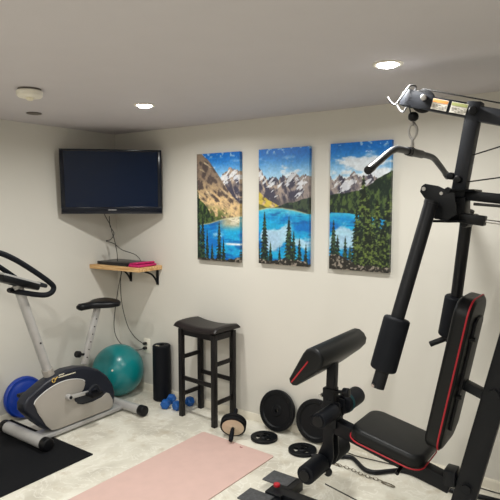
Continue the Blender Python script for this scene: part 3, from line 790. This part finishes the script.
gp('bar_hook', b, 'steel')
# stickers on the near side of the top arm
dx = (V((-.545, 0, 1.972))-V((-.84, 0, 2.056))).normalized(); ang0 = math.atan2(-dx.z, dx.x)
RY = Matrix.Rotation(ang0, 4, 'Y')
def stick(cx, w, m2):
    t = (cx+.84)/.295; c = V((-.84, GY, 2.056)).lerp(V((-.545, GY, 1.972)), t)
    b = MB(); b.box((c.x, GY-.0352, c.z), (w, .0012, .043), RY); s_ = gp('sticker', b, 'label')
    b = MB(); b.box((c.x+.0035, GY-.0362, c.z+.0125), (w*.96, .0012, .012), RY); b.build('coloured_band', M[m2], s_)
    b = MB()
    for r_ in range(4):
        for k in range(5):
            if (r_*5+k) % 4 == 3: continue
            o_ = dx*(-w*.38+k*w*.19)
            b.box((c.x+o_.x, GY-.0362, c.z+o_.z-.002-r_*.005), (w*.13, .0008, .0016), RY)
    b.build('small_print', M['ink'], s_)
stick(-.672, .066, 'orange'); stick(-.596, .066, 'green')
# cables
b = MB(); b.tube([(-.79, GY, 2.052), (-.775, GY, 2.082), (-.75, GY, 2.088), (.2, GY, 1.80)], .003, 8); b.tube([(-.815, GY, 2.036), (-.805, GY, 1.99), (-.793, GY, 1.985), (-.793, GY, 1.94)], .0028, 8); gp('top_cable', b, 'cord')
b = MB(); b.tube([(-.57, GY-.01, 1.79), (-.43, GY, 1.83), (-.2, GY, 1.895)], .0028, 8); b.tube([(-.56, GY-.01, 1.69), (-.43, GY, 1.706), (.2, GY, 1.78)], .0028, 8)
b.tube([(-.52, GY-.06, 1.600), (.2, GY-.02, 1.54)], .006, 8); gp('middle_cables', b, 'cord')
b = MB(); b.tube([(-1.19, GY-.01, .20), (-1.0, GY-.01, .168), (-.62, GY-.01, .11)], .0032, 8); gp('low_cable', b, 'cord')
b = MB(); b.lathe([(0, -.02), (.011, -.019), (.0205, -.011), (.0225, 0), (.0205, .011), (.011, .019), (0, .02)], (-.793, GY, 1.976), seg=28); gp('stopper_ball', b, 'cap', ang=60)
b = MB(); b.tube([(-.793, GY, 1.950), (-.804, GY, 1.94), (-.811, GY, 1.92), (-.806, GY, 1.893), (-.793, GY, 1.879), (-.780, GY, 1.893), (-.775, GY, 1.92), (-.784, GY, 1.94)], .0052, 8, smooth=4, closed=True)
b.tube([(-.793, GY-.009, 1.955), (-.793, GY-.009, 1.94), (-.793, GY+.009, 1.94), (-.793, GY+.009, 1.955)], .003, 8, smooth=4, closed=True)
gp('carabiner', b, 'chrome')
b = MB(); b.tube([(-.793, GY-.010, 1.842), (-.793, GY-.010, 1.870), (-.793, GY, 1.884), (-.793, GY+.010, 1.870), (-.793, GY+.010, 1.842)], .0034, 8, smooth=4); b.cyl((-.793, GY-.018, 1.85), (-.793, GY+.018, 1.85), .004, seg=12); gp('shackle', b, 'chrome')
# lat bar hangs from the shackle: a thing of its own
lb = thing('lat_pulldown_bar', 'black cambered lat pulldown bar hanging from the gym hook cable', 'pulldown bar', (-.80, 2.37, 1.828))
zc = 1.826
b = MB(); b.tube([(-.80, 1.86, 1.722), (-.80, 1.95, 1.758), (-.80, 2.06, 1.801), (-.80, 2.12, 1.819), (-.80, 2.18, zc), (-.80, 2.37, zc), (-.80, 2.58, zc), (-.80, 2.65, 1.820), (-.80, 2.71, 1.805), (-.80, 2.82, 1.770), (-.80, 2.90, 1.742)], .0142, 18, smooth=4); b.build('bar', M['satin'], lb)
b = MB(); b.cyl((-.80, 2.27, zc), (-.80, 2.47, zc), .018, seg=24, bev=.002); b.cyl((-.80, 2.30, zc), (-.80, 2.345, zc), .020, seg=24); b.box((-.797, 2.33, zc+.014), (.012, .016, .022), None, .003); b.build('swivel_sleeve', M['cap'], lb)
for a, c in (((-.80, 1.86, 1.722), (-.80, 1.905, 1.740)), ((-.80, 2.90, 1.742), (-.80, 2.855, 1.758))):
    b = MB(); b.cyl(a, c, .0162, seg=20, bev=.003); b.build('end_cap', M['cap'], lb)
# press arm post
b = MB(); b.bar((-.538, GY, 2.01), (-.598, GY, 1.60), .055, .060, .004); gp('hanging_post', b, 'grey_metal')
b = MB(); b.cyl((-.540, GY-.030, 1.972), (-.540, GY-.042, 1.972), .018, seg=24, bev=.004); gp('post_bolt', b, 'cap')
# swivel assembly
b = MB()
b.bar((-.64, GY, 1.645), (-.26, GY, 1.600), .040, .05, .004)
b.box((-.605, GY, 1.578), (.10, .09, .10), None, .008)
b.cyl((-.60, GY-.10, 1.598), (-.60, GY+.16, 1.572), .018, seg=20)
for z_ in (1.655, 1.53):
    b.prism([(-.70, GY-.13), (-.60, GY-.135), (-.52, GY-.05), (-.52, GY+.08), (-.56, GY+.16), (-.64, GY+.17), (-.66, GY), (-.71, GY-.09)], z_-.004, z_+.004, 'xy', bev=.001)
gp('swivel_bracket', b)
b = MB(); b.prism([(-.706, 1.672), (-.692, 1.682), (-.64, 1.672), (-.575, 1.64), (-.565, 1.56), (-.60, 1.535), (-.65, 1.54), (-.675, 1.60), (-.712, 1.650)], GY-.135, GY-.127, 'xz', bev=.001)
b.cyl((-.60, GY-.127, 1.655), (-.60, GY-.145, 1.655), .012, seg=6); gp('side_plate', b)
b = MB(); b.cyl((-.695, GY-.137, 1.661), (-.695, GY-.142, 1.661), .008, seg=20); gp('plate_bolt', b, 'chrome'); b = MB(); b.cyl((-.625, GY-.127, 1.642), (-.625, GY-.142, 1.642), .007, seg=6); gp('plate_bolt', b, 'chrome')
for x, z_, y in ((-.588, 1.70, -.055), (-.62, 1.715, -.045), (-.555, 1.52, -.06), (-.53, 1.545, -.06)):
    b = MB(); b.cyl((x, GY+y, z_), (x, GY+y+.10, z_), .015, seg=24, bev=.004); gp('guide_roller', b, 'cap')
b = MB(); b.bar((-.57, GY-.05, 1.545), (-.475, GY-.05, 1.532), .04, .05, .004)
gp('guide_block', b, 'cap')
b = MB(); b.cyl((-.48, GY-.05, 1.533), (-.36, GY-.05, 1.518), .007, seg=16); gp('guide_shaft', b, 'chrome')
def press_arm(top, ft, fb, tip, hd0, hd1):
    top, ft, fb, tip = map(V, (top, ft, fb, tip))
    b = MB(); b.tube([top, ft, fb, tip], .0265, 24); b.cyl(top+V((0, 0, .0)), top+(top-ft).normalized()*.012, .028, seg=24)
    arm = gp('press_arm', b, 'satin')
    b = MB(); d = (fb-ft)
    b.cyl(ft, fb, .052, seg=36, bev=.012); b.build('foam_grip', M['foam'], arm)
    b = MB(); b.cyl(hd0, hd1, .014, seg=16, bev=.003); b.build('arm_handle', M['cap'], arm)
    return arm
a1 = press_arm((-.650, 2.13, 1.60), (-.733, 2.02, 1.155), (-.775, 1.985, .945), (-.790, 1.972, .875), (-.775, 1.99, .965), (-.735, 2.005, .950))
b = MB(); b.cyl((-.796, 1.948, .890), (-.798, 1.941, .889), .007, seg=20); b.build('tip_bolt', M['chrome'], a1)
a2 = press_arm((-.600, 2.50, 1.56), (-.660, 2.60, 1.165), (-.694, 2.62, .965), (-.70, 2.625, .945), (-.685, 2.615, .965), (-.775, 2.59, .918))
# back pad
o0, o1 = V((-.486, GY, 1.215)), V((-.606, GY, .560))      # rear face line
d = (o0-o1); L = d.length; d.normalize(); nb = V((-d.z, 0, d.x)).normalized()   # faces the seat (-x)
if nb.x > 0: nb = -nb
cen = (o0+o1)/2+nb*.036
b = MB(); out, n_ = b.slab(cen, d, V((0, 1, 0)), L, .275, .072, .075, .018, 9)
gp('back_pad', b, 'vinyl', ang=50)
b = MB(); piping(b, out, -nb, .022, .0012, .0036); bp_ = gp('back_piping', b, 'red')
b = MB(); b.slab(cen-nb*.042, d, V((0, 1, 0)), L-.16, .12, .014, .03, .003); gp('back_board', b, 'cap')
b = MB(); b.bar((-.555, GY, .845), (-.430, GY, .800), .038, .045, .003); gp('back_bracket', b)
for z_ in (1.05, .80):
    b = MB(); b.cyl((-.480 - (1.252-z_)*.187, GY-.06, z_), (-.455-(1.252-z_)*.187, GY-.06, z_), .010, seg=6); gp('back_bolt', b, 'cap')
# seat
s0, s1 = V((-1.008, GY, .527)), V((-.690, GY, .462))
d = (s1-s0); L = d.length; d.normalize(); up = V((-d.z, 0, d.x)); up = up if up.z > 0 else -up
cen = (s0+s1)/2+up*.034
b = MB(); out, n_ = b.slab(cen, d, V((0, 1, 0)), L+.02, .295, .066, .065, .022, 9); gp('seat_pad', b, 'vinyl', ang=50)
b = MB(); piping(b, out, -up, .026, .0012, .0032); gp('seat_piping', b, 'red')
b = MB(); b.bar((-1.14, GY, .515), (-.585, GY, .385), .068, .060, .004); gp('seat_beam', b)
b = MB(); b.box((-.80, GY, .465), (.16, .10, .03), Matrix.Rotation(R(10), 4, 'Y'), .003); gp('seat_bracket', b); b = MB(); b.cyl((-.80, GY-.03, .41), (-.80, GY-.075, .40), .009, seg=16); gp('seat_pin', b, 'cap'); b = MB(); b.box((-.585, GY, .425), (.05, .08, .07), None, .006); gp('beam_collar', b)
# front leg of the seat beam, curl pad, leg developer
b = MB(); b.bar((-1.162, GY, .48), (-1.172, GY, .70), .062, .055, .004); b.box((-1.162, GY, .555), (.085, .085, .09), None, .006)
b.bar((-1.19, GY, .66), (-1.225, GY, .65), .012, .05, .002); gp('front_holder', b)
b = MB(); b.bar((-1.168, GY, .60), (-1.160, GY, .87), .045, .042, .003); gp('curl_post', b)
b = MB(); b.cyl((-1.15, GY-.02, .690), (-1.085, GY-.02, .696), .009, seg=16); b.cyl((-1.095, GY-.02, .695), (-1.062, GY-.02, .699), .022, seg=24, bev=.006); gp('curl_knob', b, 'cap')
prof = [(-1.262, .792), (-1.258, .774), (-1.242, .762), (-1.222, .765), (-1.165, .812), (-1.115, .853), (-1.088, .883), (-1.083, .912), (-1.097, .938), (-1.122, .955), (-1.148, .957), (-1.172, .945), (-1.188, .925)]
b = MB(); b.prism(prof, GY-.255, GY+.235, 'xz', bev=.016, seg=4); gp('curl_pad', b, 'vinyl', ang=50)
b = MB(); yy = GY-.2555; b.tube([(-1.243, yy, .781), (-1.21, yy, .824), (-1.17, yy, .876), (-1.158, yy, .893)], .0035, 8); gp('curl_piping', b, 'red')
b = MB(); b.box((-1.15, GY, .862), (.09, .14, .03), Matrix.Rotation(R(-40), 4, 'Y'), .003); gp('curl_plate', b)
def roller(x0, z0, ya, yb, rn=.046):
    b = MB(); b.cyl((x0, ya-.004, z0), (x0, yb+.004, z0), .014, seg=20); ax_ = gp('roller_axle', b, 'cap')
    for a, c in ((ya, GY-.045), (GY+.045, yb)):
        b = MB(); b.cyl((x0, a, z0), (x0, c, z0), rn if a == ya else .046, seg=36, bev=.008)
        b.build('foam_roll', M['foam'], ax_)
    for y, s in ((ya, -1), (yb, 1)):
        b = MB(); b.cyl((x0, y-.002*s, z0), (x0, y+s*.008, z0), .026, seg=28, bev=.003); b.build('end_disc', M['cap'], ax_)
roller(-1.130, .603, 2.12, 2.545, .037)
roller(-1.195, .325, 2.115, 2.520)
b = MB()
for s in (-1, 1):
    b.prism([(-1.215, .60), (-1.18, .645), (-1.11, .64), (-1.10, .58), (-1.128, .54), (-1.142, .46), (-1.135, .36), (-1.155, .30), (-1.20, .275), (-1.235, .30), (-1.225, .35), (-1.195, .42), (-1.19, .52)], GY+s*.028-.004, GY+s*.028+.004, 'xz', bev=.001)
b.bar((-1.165, GY, .62), (-1.19, GY, .30), .034, .05, .004); gp('leg_lever', b)
b = MB(); b.cyl((-1.16, GY-.032, .285), (-1.16, GY-.050, .285), .022, seg=24, bev=.004); gp('lever_foot', b, 'cap')
b = MB(); b.cyl((-1.172, GY-.05, .283), (-1.172, GY-.056, .283), .007, seg=16); gp('lever_bolt', b, 'chrome'); b = MB(); b.cyl((-1.212, GY-.034, .655), (-1.212, GY-.028, .655), .008, seg=16); gp('lever_bolt', b, 'chrome')
b = MB()
for k in range(2):
    b.tube([(-1.13+.0475*math.cos(R(a)), 2.40+k*.012+.004*math.sin(R(a*2)), .603+.0475*math.sin(R(a))) for a in range(0, 360, 20)], .0022, 6, closed=True)
tag(b.build('tied_cord', M['tealcord'], loc=(-1.13, 2.41, .603)), 'dark teal cord wrapped round the upper foam leg roller', 'cord')
# rear frame and weight stack
b = MB(); b.bar((.26, GY, .05), (.26, GY, 1.76), .06, .06, .004)
gp('rear_upright', b)
b = MB(); b.cyl((.10, 2.22, .07), (.10, 2.22, 1.70), .012); b.cyl((.10, 2.42, .07), (.10, 2.42, 1.70), .012); gp('guide_rods', b, 'chrome')
for k in range(12):
    b = MB(); b.box((.10, GY, .11+k*.042), (.10, .30, .038), None, .003); gp('stack_plate', b, 'iron')

# ------------------------------------------------------------------ world, camera, view
w = bpy.data.worlds.new('room_air'); bpy.context.scene.world = w; w.use_nodes = True
w.node_tree.nodes['Background'].inputs['Color'].default_value = (.02, .02, .02, 1)
cam = bpy.data.cameras.new('camera'); cam.sensor_width = 36; cam.lens = 36*534/500; cam.clip_start = .05
co = bpy.data.objects.new('camera', cam); C.objects.link(co)
co.location = (0, 0, 1.6)
th = math.atan(46/534); yaw = R(35.6)
fw = V((-math.sin(yaw)*math.cos(th), math.cos(yaw)*math.cos(th), -math.sin(th)))
co.rotation_euler = fw.to_track_quat('-Z', 'Y').to_euler()
sc_ = bpy.context.scene; sc_.camera = co
sc_.view_settings.view_transform = 'Standard'; sc_.view_settings.look = 'None'
sc_.view_settings.exposure = 0.08; sc_.view_settings.gamma = 1; sc_.view_settings.use_curve_mapping = False
